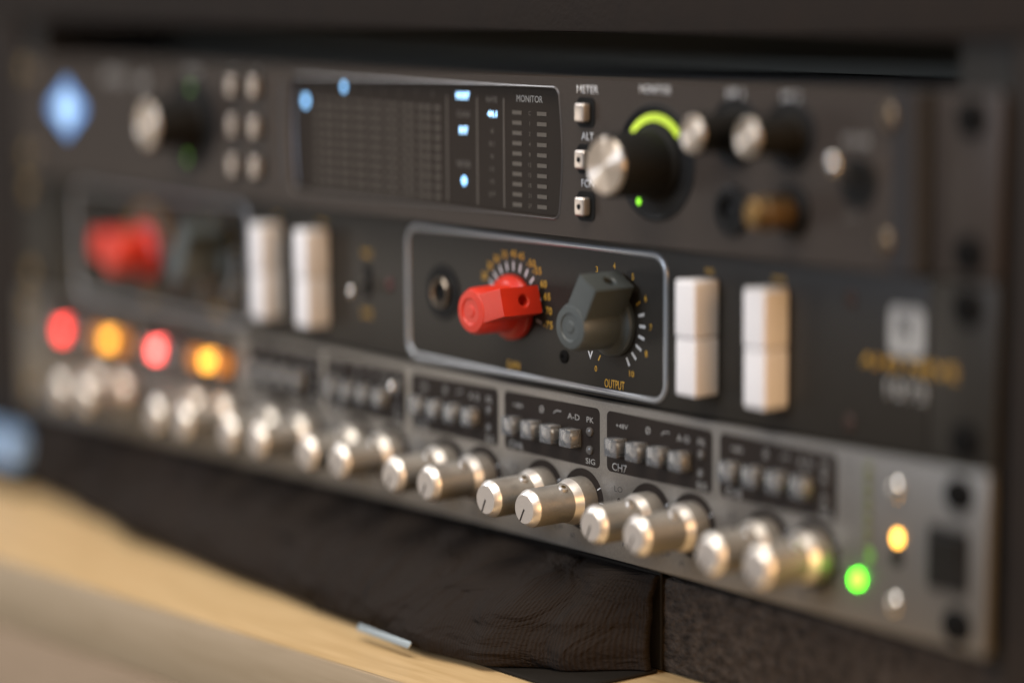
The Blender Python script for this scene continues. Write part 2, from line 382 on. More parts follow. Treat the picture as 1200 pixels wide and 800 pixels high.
front = put('face_plate', plate_with_window(21.0, 455.0, 22.7, 66.4, YA, 2.0, window_outline(), YA + 2.6).mesh('face_plate', M['gunmetal']), (0, 0, 0), ap)
ec = [(455.0, YA), (457.4, YA + .25), (459.2, YA + 1.0), (460.6, YA + 2.2), (461.4, YA + 3.8), (461.6, 2.0), (455.0, 2.0)]
eb = MB().add([(x, y, 22.7) for x, y in ec] + [(x, y, 66.4) for x, y in ec], [tuple(range(7)), tuple(range(13, 6, -1))] + [(i, i + 1, i + 8, i + 7) for i in range(6)])
put('end_cap', eb.mesh('end_cap', M['gunmetal_matte'], angle=50), (0, 0, 0), ap)
put('chassis', MB().box(22, 460, 2.1, 300, 23.2, 66.0).mesh('chassis', M['black_steel'], .6), (0, 0, 0), ap)
lip_in, lip_out = window_outline(0.0), window_outline(0.7)
n_ = len(lip_in)
lb = MB(); lb.add([(x, YA - .02, z) for x, z in lip_out] + [(x, YA - .35, z) for x, z in window_outline(0.35)] + [(x, YA + .3, z) for x, z in lip_in],
                  [(i, (i + 1) % n_, n_ + (i + 1) % n_, n_ + i) for i in range(n_)] + [(n_ + i, n_ + (i + 1) % n_, 2 * n_ + (i + 1) % n_, 2 * n_ + i) for i in range(n_)])
put('window_rim', lb.mesh('window_rim', M['window_lip']), (0, 0, 0), ap)
YD = YA + 1.9
bv = MB(); zz_ = [29.5 + 31.8 * i / 10 for i in range(11)]
for z in zz_:
    b_ = 1.2 * math.sin(math.pi * (z - 27.6) / 35.6)
    bv.v += [(193.6 - b_, YA - .05, z), (198.2 - b_, YD - .1, z)]
bv.f += [(2 * i, 2 * i + 1, 2 * i + 3, 2 * i + 2) for i in range(10)]
bv.add([(193.6, YA - .05, 29.5), (197, YA + .6, 28.4), (198.2, YD - .1, 29.5)], [(0, 1, 2)])
put('window_bevel', bv.mesh('window_bevel', M['window_bevel']), (0, 0, 0), ap)
disp_me = MB().prism([(x - 264, z - 45) for x, z in window_outline(-.05)], 0, .6).mesh('meter_display', M['display_glass'])
disp = put('meter_display', disp_me, (264, YD, 45), ap)
seg = MB().box(-2.1, 2.1, -.12, -.005, -.55, .55).mesh('meter_segment', M['segment_off'])
seg_s = MB().box(-1.45, 1.45, -.12, -.005, -.5, .5).mesh('meter_segment', M['segment_off'])
rows = [55.9 - 2.89 * i for i in range(10)]
for i, z in enumerate(rows):
    for x in (309.6, 320.7): put('meter_segment', seg, (x, YD, z), disp)
    text(['C', '1', '2', '4', '8', '12', '15', '18', '21', '27'][i], (315.2, YD - .01, z), 1.15, disp, M['segment_off'])
    for c in range(16): put('meter_segment', seg_s, (209.6 + 4.15 * c + (.25 if c % 2 else -.25), YD, z), disp)
for c in range(8): text(str(c + 1), (211.7 + 8.3 * c, YD - .01, 59.9), 1.4, disp, M['segment_off'])
for x in (276.8, 291.2, 303.6): put('divider', MB().box(-.3, .3, -.1, -.005, -15.5, 15.5).mesh('divider', M['display_line']), (x, YD, 44.2), disp)
text('MONITOR', (315.2, YD - .01, 59.9), 1.9, disp, M['grey_print'], 11.6)
text('RATE', (298.0, YD - .01, 59.2), 1.5, disp, M['dim_print'], 5.0)
text('CLOCK', (284.6, YD - .01, 54.6), 1.5, disp, M['dim_print'], 6.4)
text('METER', (284.6, YD - .01, 40.1), 1.5, disp, M['dim_print'], 6.6)
for s, x, z, h, w in (('HOST', 284.4, 59.9, 1.9, 6.4), ('INT', 284.7, 49.9, 1.9, 3.9), ('44.1', 298.2, 55.1, 1.7, 4.2)):
    text(s, (x, YD - .01, z), h, disp, M['label_glow'], w, name='lit_label', bold=0.03)
for x, z, rad in ((284.8, 35.3, 1.25), (203.0, 55.8, 1.5), (224.2, 60.7, 1.1)):
    put('indicator_light', MB().lathe([(rad, 0), (rad, -.15), (0, -.2)], 20).mesh('indicator_light', M['blue_glow']), (x, YD, z), disp)
for i in range(6): text(['48', '88.2', '96', '176', '192', 'EXT'][i], (298.0, YD - .01, 50.2 - 3.6 * i), 1.2, disp, M['display_line'])
# illuminated diamond badge
dm = put('diamond_badge', MB().prism([(0, -9.6), (14.5, 0), (0, 9.6), (-14.5, 0)], -.6, 0).mesh('diamond_badge', M['diamond_glow'], .25), (52.0, YA, 48.2), ap)
put('badge_core', MB().prism([(0, -5.2), (7.4, 0), (0, 5.2), (-7.4, 0)], -.08, 0).mesh('badge_core', M['diamond_core']), (52.0, YA - .6, 48.2), dm)
text('APOLLO', (86.0, YA, 60.3), 4.0, ap, M['grey_print'], 17, bold=.01); text('x8', (105.0, YA, 58.9), 4.0, ap, M['grey_print'], 8, bold=.01)
text('PREAMP', (138.5, YA, 63.3), 1.9, ap, M['grey_print'], 11)
# large encoders
well_me = MB().lathe([(15.6, 0), (15.3, -.35), (14.6, -.45), (14.1, -.1), (9, -.05), (0, -.05)], 64).mesh('knob_well', M['black_plastic'])
skirt_me = MB().lathe([(10.0, -.1), (9.9, -.9), (9.0, -1.8), (8.7, -2.2), (8.25, -15.6), (7.9, -16.4), (7.5, -16.6), (0, -16.6)], 64).mesh('encoder_knob', M['black_rubber'])
cap_me = MB().lathe([(7.45, 0), (7.4, -.9), (7.0, -1.25), (3, -1.32), (0.01, -1.32)], 64).mesh('knob_cap', M['turned_cap'])
def arc_mesh(name, material, r0, r1, a0, a1, n=40):
    b = MB(); vs = []; fs = []
    for i in range(n + 1):
        a = R(a0 + (a1 - a0) * i / n)
        for rad, y in ((r0, 0), (r0, -.35), (r1, -.35), (r1, 0)): vs.append((rad * math.cos(a), y, rad * math.sin(a)))
    for i in range(n):
        for j in range(3): fs.append((4 * i + j, 4 * i + j + 1, 4 * i + j + 5, 4 * i + j + 4))
    fs += [(0, 1, 2, 3), (4 * n, 4 * n + 1, 4 * n + 2, 4 * n + 3)]
    return b.add(vs, fs).mesh(name, material)
def encoder(x, z, lit):
    k = put('encoder_well', well_me, (x, YA, z), ap)
    put('encoder_knob', skirt_me, (x, YA, z), k)
    put('knob_cap', cap_me, (x, YA - 16.5, z), k)
    if lit:
        put('light_ring', arc_mesh('light_ring', M['ring_green'], 10.9, 12.9, 40, 141), (x, YA, z), k)
        put('light_dot', MB().lathe([(.85, 0), (.85, -.35), (0, -.4)], 16).mesh('light_dot', M['ring_green_dot']), (x - 6.4, YA, z - 10.6), k)
    else:
        put('light_ring', arc_mesh('light_ring', M['led_green_dim'], 11.2, 12.3, 84, 98, 8), (x, YA, z), k)
        put('light_dot', MB().lathe([(1.1, 0), (1.1, -.35), (0, -.4)], 16).mesh('light_dot', M['led_green_dim']), (x - 3.2, YA, z - 11.8), k)
encoder(137.5, 46.4, False); encoder(370.3, 45.0, True)
# keys
well2 = MB().prism(rrect(7.4, 8.2, 1.8), -.22, 0).mesh('key_well', M['black_rubber'])
key_me = MB().box(-2.1, 2.1, -2.6, 0, -2.45, 2.45).mesh('silver_key', M['silver_key'], .7, 3)
def key(x, z, dot):
    k = put('key_well', well2, (x, YA, z), ap); c = put('silver_key', key_me, (x, YA - .2, z), k)
    if dot: put('key_lamp', MB().lathe([(.85, 0), (.85, -.04), (0, -.04)], 16).mesh('key_lamp', M['black_rubber']), (x, YA - 2.79, z), k)
for i, (s, z) in enumerate((('METER', 57.2), ('ALT', 44.5), ('FCN', 31.7))):
    key(342.1, z, i > 0); text(s, (342.6, YA, z + 6.2), 2.05, ap, M['white_print'], (9.0, 5.2, 5.2)[i], bold=.008)
for zi, z in enumerate((59.5, 46.6, 33.7)):
    for xi, x in enumerate((165.2, 178.4)):
        key(x, z, False); text((('MIC', '48V'), ('LINK', 'HPF'), ('PAD', 'POL'))[zi][xi], (x, YA, z + 5.0), 1.2, ap, M['grey_print'])
text('MONITOR', (370.2, YA, 64.1), 1.9, ap, M['white_print'], 12.5, bold=.008)
text('HP 1', (400.6, YA, 64.0), 2.0, ap, M['white_print'], 6.5); text('HP 2', (420.7, YA, 63.7), 2.0, ap, M['white_print'], 6.5)
# two headphone encoders
hw = MB().lathe([(9.0, 0), (8.8, -.3), (8.2, -.35), (7.9, -.1), (0, -.1)], 40).mesh('headphone_well', M['black_plastic'])
hk = MB().lathe([(6.2, -.1), (6.0, -.8), (5.4, -1.6), (4.6, -13.6), (4.4, -14.2), (0, -14.2)], 40).mesh('headphone_knob', M['black_rubber'])
hc = MB().lathe([(4.3, 0), (4.25, -.8), (3.9, -1.15), (2, -1.2), (.01, -1.2)], 40).mesh('knob_cap', M['turned_cap'])
for x in (400.8, 420.6):
    k = put('headphone_well', hw, (x, YA, 54.4), ap)
    put('headphone_knob', hk, (x, YA, 54.4), k); put('knob_cap', hc, (x, YA - 14.1, 54.4), k)
jk = MB().lathe([(6.4, 0), (6.3, -1.0), (5.6, -1.5), (4.0, -1.5), (3.7, -1.2), (3.6, -.2)], 32).mesh('headphone_jack', M['black_plastic'])
jg = MB().lathe([(3.58, -1.1), (3.3, -1.3), (3.0, -1.1), (2.8, -.1), (0, -.1)], 32).mesh('jack_sleeve', M['black_plastic'])
for x, z in ((400.2, 34.2), (421.4, 35.6)):
    k = put('headphone_jack', jk, (x, YA, z), ap); put('jack_sleeve', jg, (x, YA, z), k)
tw = put('power_well', MB().lathe([(6.2, 0), (6.0, -.5), (5.0, -.6), (3.0, -.3), (0, -.3)], 32).mesh('power_well', M['black_rubber']), (444, YA, 44), ap)
put('power_lever', MB().tube((0, -.2, 0), (1.3, -9, 4.6), 1.1, 1.7).ball((1.5, -10, 5.1), 2.0).mesh('power_lever', M['chrome']), (444, YA, 44), tw)
text('POWER', (443.2, YA, 54.0), 1.9, ap, M['grey_print'], 9); text('OFF', (441.8, YA, 35.6), 1.7, ap, M['dim_print'], 5)
for x, z in ((454, 60.1), (453.4, 30.4), (28.5, 60.1), (28.5, 30.4)): put('face_screw', SC['bronze'], (x, YA, z), ap)

# ================================================================== MIDDLE UNIT: two-channel preamp
mp = thing('microphone_preamp', 'middle charcoal preamp with red and slate knobs and tall white switches', 'preamp', (241, 0, -22.2), 'rack units stacked in the case')
put('face_plate', MB().box(20.8, 461.5, 0, 3.0, -21.9, 21.9).mesh('face_plate', M['charcoal'], .4), (0, 0, 0), mp)
put('chassis', MB().box(22, 460, 3.1, 280, -21.6, 21.6).mesh('chassis', M['black_steel']), (0, 0, 0), mp)
ears(mp, 0.0, 0.0, M['charcoal'])
def frame_line(cx, cz, w, h, rad, lw, hh):
    path = rrect(w, h, rad, 8); n = len(path); vs = []; fs = []
    prof = [(-lw / 2 * math.cos(math.pi * i / 8), -hh * math.sin(math.pi * i / 8)) for i in range(9)]; k = len(prof)
    for i in range(n):
        a, c = path[i - 1], path[(i + 1) % n]; t = Vector((c[0] - a[0], c[1] - a[1])).normalized(); nn = Vector((t.y, -t.x))
        for d, y in prof: vs.append((cx + path[i][0] + nn.x * d, y, cz + path[i][1] + nn.y * d))
    for i in range(n):
        for j in range(k - 1): fs.append((i * k + j, i * k + j + 1, ((i + 1) % n) * k + j + 1, ((i + 1) % n) * k + j))
    return MB().add(vs, fs)
fr_me = frame_line(0, 0, 117.2, 39.6, 5.0, 1.8, .75).mesh('silver_frame', M['frame_silver'])
tick_me = MB().box(-.36, .36, -.03, -.002, -1.25, 1.25).mesh('scale_tick', M['white_print'])
tick_g = MB().box(-.22, .22, -.03, -.002, -.9, .9).mesh('scale_tick', M['gold_print'])
def marconi_knob(material, ang):
    """round boss with a deep bar running out to a flat end that carries a grub-screw hole"""
    ca, sa = math.cos(R(ang)), math.sin(R(ang))
    def rot(b):
        b.v = [(x * ca - z * sa, y, x * sa + z * ca) for x, y, z in b.v]; return b
    bar = MB()
    h0, h1, L = 4.3, 4.0, 14.6                   # half widths of the bar at the boss and at its end
    hole = []; n = 14
    pts = [(-1.0, -15.4), (5.0, -15.5), (L, -15.4), (L, -1.6), (-1.0, -1.6)]
    # bar sides
    def prof(s):
        return [(x, y, s * (h0 + (h1 - h0) * max(0, x) / L)) for x, y in pts]
    a, c = prof(1), prof(-1); vs = a + c; k = len(pts)
    fs = [tuple(range(k)), tuple(range(2 * k - 1, k - 1, -1))]
    for i in range(k):
        j = (i + 1) % k
        if i == 2: continue
        fs.append((i, j, k + j, k + i))
    bar.add(vs, fs)
    # end face with a hole: fan of quads from the rectangle to a circle, then a short bore
    cy, rad = -7.6, 1.55; rect = [(-15.4, h1), (-1.6, h1), (-1.6, -h1), (-15.4, -h1)]
    ring = [(cy + rad * math.cos(2 * math.pi * i / 16), rad * math.sin(2 * math.pi * i / 16)) for i in range(16)]
    rim = [(cy + rad * 1.35 * math.cos(2 * math.pi * i / 16), rad * 1.35 * math.sin(2 * math.pi * i / 16)) for i in range(16)]
    outer = []
    for yy, zz in rim:
        dy, dz = yy - cy, zz; t = 1e9
        if dy > 1e-6: t = min(t, (-1.6 - cy) / dy)
        if dy < -1e-6: t = min(t, (-15.4 - cy) / dy)
        if abs(dz) > 1e-6: t = min(t, h1 / abs(dz))
        outer.append((cy + dy * t, dz * t))
    vs = [(L, y, z) for y, z in outer] + [(L, y, z) for y, z in rim] + [(L - .35, y, z) for y, z in ring] + [(L - 4, y, z) for y, z in ring]
    fs = []
    extra = []
    for i in range(16):
        j = (i + 1) % 16
        o1, o2 = outer[i], outer[j]
        if abs(o1[0] - o2[0]) < 1e-4 or abs(o1[1] - o2[1]) < 1e-4: fs.append((i, j, 16 + j, 16 + i))
        else:
            q = (L, -1.6 if max(o1[0], o2[0]) > -1.7 else -15.4, h1 if o1[1] + o2[1] > 0 else -h1)
            extra.append(q); fs.append((i, 63 + len(extra), j, 16 + j, 16 + i))
        fs.append((16 + i, 16 + j, 32 + j, 32 + i)); fs.append((32 + i, 32 + j, 48 + j, 48 + i))
    fs.append(tuple(range(48, 64)))
    bar.add(vs + extra, fs)
    me_bar = rot(bar)
    bm_mesh = me_bar.mesh('pointer_bar', material)
    # weld and soften the long edges
    bm = bmesh.new(); bm.from_mesh(bm_mesh); bmesh.ops.remove_doubles(bm, verts=bm.verts[:], dist=1e-6)
    es = [e for e in bm.edges if len(e.link_faces) == 2 and e.calc_face_angle(0) > R(50) and e.calc_length() > 3e-3]
    bmesh.ops.bevel(bm, geom=es, offset=.00045, segments=3, affect='EDGES', profile=.6, clamp_overlap=True)
    bmesh.ops.recalc_face_normals(bm, faces=bm.faces[:]); bm.to_mesh(bm_mesh); bm.free(); bm_mesh.set_sharp_from_angle(angle=R(32))
    return bm_mesh
boss_prof = [(9.4, -.25), (9.4, -1.6), (9.0, -2.2), (7.6, -2.8), (7.0, -3.4), (6.75, -14.2), (5.9, -15.65), (3.9, -15.85), (3.6, -15.5), (1.7, -15.5), (1.4, -15.75), (0, -15.8)]
boss = {k: MB().lathe(boss_prof, 40).mesh('dial_knob', M[k]) for k in ('red_plastic', 'slate_plastic')}
bar = {'red_plastic': marconi_knob(M['red_plastic'], 15), 'red_low': marconi_knob(M['red_plastic'], 168), 'slate_plastic': marconi_knob(M['slate_plastic'], 61)}
jack_nut = MB().lathe([(8.2, 0), (8.0, -.5), (7.2, -.7), (5.2, -.4), (5.0, -.2), (0, -.2)], 40).mesh('jack_socket', M['black_plastic'])
jack_ring = MB().lathe([(4.5, -.2), (4.4, -1.6), (4.1, -2.0), (3.6, -1.9), (3.35, -1.4), (3.3, -.3)], 40).mesh('jack_ring', M['jack_metal'])
jack_hole = MB().lathe([(3.3, -.35), (0, -.35)], 24).mesh('jack_bore', M['black_rubber'])
rocker_me = MB().box(-3.95, 3.95, -9.0, 0, .1, 15.2).mesh('white_switch', M['white_plastic'], .9, 3)
rocker_lo = MB().box(-3.95, 3.95, -8.7, 0, -15.3, -.1).mesh('white_switch', M['white_plastic'], .9, 3)
for ch, dx in ((0, -206.4), (1, 0.0)):
    put('silver_frame', fr_me, (308.9 + dx, 0, -.3), mp)
    jx = put('jack_socket', jack_nut, (268 + dx, 0, .8), mp); put('jack_ring', jack_ring, (268 + dx, 0, .8), jx); put('jack_bore', jack_hole, (268 + dx, 0, .8), jx)
    for key_, x in (('red_plastic', 301.7), ('slate_plastic', 345.9)):
        k = put('dial_knob', boss[key_], (x + dx, 0, -.4), mp, 'red knob' if key_[0] == 'r' else 'slate grey knob'); put('pointer_bar', bar['red_low' if dx and key_[0] == 'r' else key_], (x + dx, 0, -.4), k)
    nums = ['20', '25', '30', '35', '40', '45', '50', '55', '60', '65', '70', '75']
    for a in (149, 135, 120, 105, 90, 75, 60, 45, 30, 15, 0, -15):
        put('scale_tick', tick_me, (301.7 + dx + 11.9 * math.cos(R(a)), 0, -.4 + 11.9 * math.sin(R(a))), mp, roty=R(90 - a))
    for s, a in zip(nums, (149, 134, 120, 105, 90, 77, 60, 48, 31, 17, 2, -13)):
        s2 = s if a > 75 else '-' + s if a in (60, 48, -13) else s
        text(s2, (301.7 + dx + 16.0 * math.cos(R(a)), 0, -.6 + 15.6 * math.sin(R(a))), 2.15, mp, M['gold_print'], 1.35 * len(s2) + .2, bold=.012)
    for a in (31, 15, 0, -15, -30, -45, -60):
        put('scale_tick', tick_me if a < 30 else tick_g, (345.9 + dx + 11.9 * math.cos(R(a)), 0, -.4 + 11.9 * math.sin(R(a))), mp, roty=R(90 - a))
    for a in (60, 87, 116, -120): put('scale_tick', tick_g, (345.9 + dx + 12.2 * math.cos(R(a)), 0, -.4 + 12.2 * math.sin(R(a))), mp, roty=R(90 - a))
    for s, a in (('0', -118), ('3', 116), ('4', 88), ('5', 58), ('6', 30), ('7', 0), ('8', -28), ('10', -60)):
        text(s, (345.6 + dx + 15.6 * math.cos(R(a)), 0, -.4 + 15.6 * math.sin(R(a))), 1.7, mp, M['gold_print'], 1.0 * len(s), bold=.01)
    text('V', (335.9 + dx, 0, -10.6), 2.5, mp, M['white_print'], 2.2, bold=.02)
    text('GAIN', (301.4 + dx, 0, -17.4), 2.4, mp, M['gold_print'], 6.2, bold=.01)
    text('OUTPUT', (346.2 + dx, 0, -17.7), 2.5, mp, M['gold_print'], 8.4, bold=.01)
    put('panel_screw', SC['small_black'], (324.6 + dx, 0, -12.3), mp)
    for x in (384.5, 410.3):
        xs = x + dx + (0.4 if dx else 0)
        put('white_switch', rocker_me, (xs, 0, 0), mp); put('white_switch', rocker_lo, (xs, 0, 0), mp)
        text('PAD' if x < 400 else 'PHASE', (xs, 0, 17.0), 1.3, mp, M['gold_print'])
ts = put('toggle_slot', MB().prism(rrect(4.2, 9.6, 1.2), -.35, 0).mesh('toggle_slot', M['black_rubber'], .1, 1), (229, 0, .8), mp)
put('toggle_lever', MB().tube((0, 0, .5), (1.2, -6.5, -2.4), .9, 1.25).ball((1.3, -7.2, -2.7), 1.5).mesh('toggle_lever', M['chrome']), (229, 0, .8), ts)
text('MIC', (228.6, 0, 9.2), 2.0, mp, M['gold_print'], 6.0, bold=.01); text('LINE', (228.2, 0, -9.5), 2.0, mp, M['gold_print'], 6.0, bold=.01)
put('status_led', MB().lathe([(1.6, 0), (1.5, -.6), (.8, -1.1), (0, -1.25)], 16).mesh('status_led', M['red_led_off']), (241, 0, .6), mp)
for z in (14.5, -16.5): put('panel_screw', SC['tarnished'], (435.6, 0, z), mp)
# badge and lettering at the right end
put('badge', MB().prism(rrect(12.0, 12.0, 2.2, 6), -.06, 0).mesh('badge', M['grey_print']), (454.2, 0, 8.2), mp)
text('N', (453.6, -.07, 9.4), 5.2, mp, M['dark_print'], 3.6, bold=.03)
text('AMS NEVE', (455.0, 0, -.2), 2.7, mp, M['gold_print'], 32.0, bold=.005)
text('1073', (454.4, 0, -6.3), 4.0, mp, M['grey_print'], 13.6, bold=.02)

# ================================================================== BOTTOM UNIT: eight-channel preamp
YC = -2.06; ZC = -44.45
cp = thing('channel_preamp', 'bottom grey eight-channel preamp with rows of paired aluminium knobs', 'preamp', (241, 0, -66.6), 'rack units stacked in the case')
put('face_plate', MB().box(0, 482.6, YC, 1.2, -66.4, -22.5).mesh('face_plate', M['grey_panel'], .5), (0, 0, 0), cp)
put('chassis', MB().box(22, 460, 1.3, 250, -66.0, -23).mesh('chassis', M['black_steel']), (0, 0, 0), cp)
for dz in (15.875, -15.875):
    put('rack_screw', SC['black'], (473.85, YC, ZC + dz), cp)
    put('rack_screw', SC['brass'], (8.75, YC, ZC + dz), cp)
W0, PITCH = 299.65, 45.667
cap_key = MB().box(-2.6, 2.6, -4.1, 0, -2.55, 2.55).mesh('clear_button', M['clear_cap'], .35, 2)
cap_led = MB().lathe([(1.75, -.05), (1.7, -2.3), (1.3, -3.0), (0.7, -3.0), (0.6, -2.2), (0, -2.2)], 16).mesh('button_led', M['led_well'])
cap_base = MB().box(-2.3, 2.3, -.6, -.02, -2.3, 2.3).mesh('button_base', M['black_rubber'])
lens_me = MB().lathe([(1.35, 0), (1.3, -.5), (.8, -.95), (0, -1.1)], 20).mesh('led_lens', M['led_lens'])
lens_g = MB().lathe([(1.35, 0), (1.3, -.5), (.8, -.95), (0, -1.1)], 20).mesh('led_lens', M['olive_led_off'])
body_prof = [(6.65, -.05), (6.65, -4.4), (6.5, -4.75), (5.6, -7.35), (5.45, -7.6), (5.4, -19.0), (5.3, -19.35), (4.15, -21.05), (4.0, -21.2), (0, -21.2)]
knob_me = MB().lathe(body_prof, 48).mesh('knob', M['alu'])
knob_me.materials.append(M['alu_bright']); knob_me.materials.append(M['alu_face'])
# one metal: bevels and face lighter, the body's shade put into its colour
for pl in knob_me.polygons:
    y = pl.center.y / S
    if y < -21.1: pl.material_index = 2
    if -7.35 < y < -4.75 or -21.15 < y < -19.4: pl.material_index = 1
ring_me = MB().lathe([(8.9, 0), (8.9, -.08), (6.6, -.08)], 40).mesh('dial_ring', M['black_print'])
rtick = MB()
for a in range(-210, 31, 30):
    ca, sa = math.cos(R(a)), math.sin(R(a))
    p0, p1, w = 7.2, 8.85, .15
    rtick.add([(p0 * ca - w * sa, -.09, p0 * sa + w * ca), (p1 * ca - w * sa, -.09, p1 * sa + w * ca), (p1 * ca + w * sa, -.09, p1 * sa - w * ca), (p0 * ca + w * sa, -.09, p0 * sa - w * ca)], [(0, 1, 2, 3)])
rtick_me = rtick.mesh('ring_marks', M['white_print'])
line_me = MB().box(-.28, .28, -.05, 0, -3.9, 0.0).mesh('pointer_line', M['black_print'])
grub = MB()
for (rad, h0, h1) in ((1.5, 5.2, 5.75),):
    d = Vector((.50, 0, .866))
    grub.tube(d * 4.9 + Vector((0, -9.6, 0)), d * 6.1 + Vector((0, -9.6, 0)), 1.45, 1.25, 20)
grub_me = grub.mesh('grub_screw', M['alu_bright'], .3)
gh = MB(); d = Vector((.50, 0, .866)); gh.tube(d * 6.0 + Vector((0, -9.6, 0)), d * 6.15 + Vector((0, -9.6, 0)), .65, .65, 12)
gh_me = gh.mesh('grub_socket', M['brass'])
def channel_knob(x, z=-51.4, pa=-20):
    k = put('dial_ring', ring_me, (x, YC, z), cp); put('ring_marks', rtick_me, (x, YC, z), k)
    put('knob', knob_me, (x, YC, z), k); put('pointer_line', line_me, (x, YC - 21.21, z), k, roty=R(28) + R(random.uniform(-4, 4)))
    put('grub_screw', grub_me, (x, YC, z), k); put('grub_socket', gh_me, (x, YC, z), k)
def button(x, z, led_me=None, cap=None):
    b = put('clear_button', cap or cap_key, (x, YC - .1, z), cp)
    put('button_base', cap_base, (x, YC - .1, z), b); put('button_led', led_me or cap_led, (x, YC - .1, z), b)
filt = []
for i in range(9):
    t = i / 8; filt.append((-1.6 + 1.7 * t, .9 * math.sin(t * math.pi / 2) - .5))
filt.append((1.8, .4))
fm = MB()
for a, c in zip(filt[:-1], filt[1:]):
    dx, dz = c[0] - a[0], c[1] - a[1]; l = math.hypot(dx, dz); nx, nz = -dz / l * .14, dx / l * .14
    fm.add([(a[0] + nx, 0, a[1] + nz), (c[0] + nx, 0, c[1] + nz), (c[0] - nx, 0, c[1] - nz), (a[0] - nx, 0, a[1] - nz)], [(0, 1, 2, 3)])
filt_me = fm.mesh('filter_symbol', M['grey_print'])
for ch in range(3, 9):
    x0 = W0 + (ch - 6) * PITCH
    put('button_field', MB().prism(rrect(42.6, 16.9, 1.6), -.05, 0).mesh('button_field', M['black_print']), (x0 + 21.4, YC, -33.2), cp)
    yt = YC - .06
    for i in range(4): button(x0 + 6.2 + 8.72 * i, -34.0)
    for z in (-31.7, -36.9): put('led_lens', lens_me, (x0 + 38.6, YC - .05, z), cp)
    text('+48V', (x0 + 6.4, yt, -28.4), 1.35, cp, M['grey_print'], 5.0); text('Ø', (x0 + 17.2, yt, -28.1), 1.9, cp, M['grey_print'])
    put('filter_symbol', filt_me, (x0 + 24.2, yt - .02, -28.0), cp); text('A-D', (x0 + 31.4, yt, -28.4), 1.7, cp, M['grey_print'], 5.2)
    text('PK', (x0 + 38.6, yt, -28.4), 1.6, cp, M['grey_print'], 3.0); text('SIG', (x0 + 38.7, yt, -40.1), 1.6, cp, M['grey_print'], 4.0)
    text('CH%d' % ch, (x0 + 5.4, yt, -40.1), 2.2, cp, M['grey_print'], 6.2, bold=.01)
    for x in (x0 + 18.0, x0 + 35.4): channel_knob(x)
    text('LO', (x0 + 4.9, YC, -46.2), 1.6, cp, M['dark_print'], 3.4)
    put('pad_mark', MB().lathe([(.85, 0), (.85, -.05), (0, -.05)], 14).mesh('pad_mark', M['black_print']), (x0 + 5.2, YC, -49.4), cp)
    text('HI', (x0 + 8.2, YC, -61.2), 1.5, cp, M['dark_print'], 3.2); text('UP', (x0 + 24.6, YC, -61.0), 1.5, cp, M['dark_print'], 3.6)
    text('15', (x0 + 13.2, YC, -62.6), 1.4, cp, M['dark_print']); text('60', (x0 + 30.8, YC, -62.4), 1.4, cp, M['dark_print'])
spill_cap = MB().box(-2.6, 2.6, -4.1, 0, -2.55, 2.55).mesh('clear_button', M['amber_spill'], .35, 2)
def lamp_mesh(material): return MB().lathe([(2.2, 0), (2.2, -4.4), (1.7, -5.0), (0, -5.3)], 20).mesh('lit_button', material)
# the first two channels are wider, with two more knobs' worth of space and lit buttons
for ch, x0, red in ((1, 24.0, 'led_red'), (2, 91.0, 'led_red_hot')):
    put('button_field', MB().prism(rrect(63.6, 16.9, 1.6), -.05, 0).mesh('button_field', M['black_print']), (x0 + 31.8, YC, -33.2), cp)
    yt = YC - .06
    put('lit_button', lamp_mesh(M[red]), (x0 + 16.6, YC - .05, -33.8), cp, 'red lit button')
    put('lit_button', lamp_mesh(M['led_amber']), (x0 + 50.4, YC - .05, -33.8), cp, 'amber lit button')
    button(x0 + 7.4, -34.0)
    for x in (x0 + 25.2, x0 + 33.6): button(x, -34.0)
    for x in (x0 + 41.8, x0 + 59.0): put('clear_button', spill_cap, (x, YC - .1, -34.0), cp, 'clear button with amber spill light painted in')
    text('CH%d' % ch, (x0 + 5.4, yt, -40.1), 2.2, cp, M['grey_print'], 6.2, bold=.01)
    text('HMX', (x0 + 40, yt, -28.4), 1.7, cp, M['grey_print']); text('IRON', (x0 + 52, yt, -28.4), 1.7, cp, M['grey_print'])
    for x in (43.6, 61.4): channel_knob(x0 + x)
put('panel_pin', MB().tube((0, 0, 0), (0, -3.6, 0), .8, 1.0).ball((0, -4.2, 0), 1.45).mesh('panel_pin', M['chrome']), (249.6, YC, -29.4), cp)
# level meter, power light, screws and switch on the right
for i in range(7):
    put('meter_led', lens_g, (444.4, YC, -26.6 - 3.6 * i), cp)
    text(['CLIP', '-3', '-6', '-12', '-18', '-24', '-36'][i], (437.6, YC, -26.6 - 3.6 * i), 1.3, cp, M['dark_print'])
put('meter_led', MB().lathe([(1.3, 0), (1.2, -.8), (0, -1.1)], 16).mesh('meter_led', M['led_green_dim']), (445.2, YC, -48.2), cp, 'dim green LED')
put('signal_light', MB().lathe([(1.9, 0), (1.8, -1.4), (1.2, -2.2), (0, -2.4)], 20).mesh('signal_light', M['led_green']), (441.6, YC, -54.8), cp, 'bright green light')
put('power_light', MB().lathe([(1.25, 0), (1.2, -.9), (.7, -1.4), (0, -1.5)], 20).mesh('power_light', M['led_orange']), (454.6, YC, -42.2), cp, 'amber power light')
put('push_pin', MB().lathe([(2.2, 0), (2.1, -.5), (1.5, -.7), (0, -.7)], 20).mesh('push_pin', M['black_rubber']), (454.3, YC, -46.9), cp)
for z in (-30.2, -58.8): put('face_screw', SC['steel'], (453.8, YC, z), cp)
ps = put('power_switch', MB().prism(rrect(12.2, 15.6, 1.2), -1.0, 0).mesh('power_switch', M['black_plastic'], .3, 2), (470.9, YC, -44.7), cp)
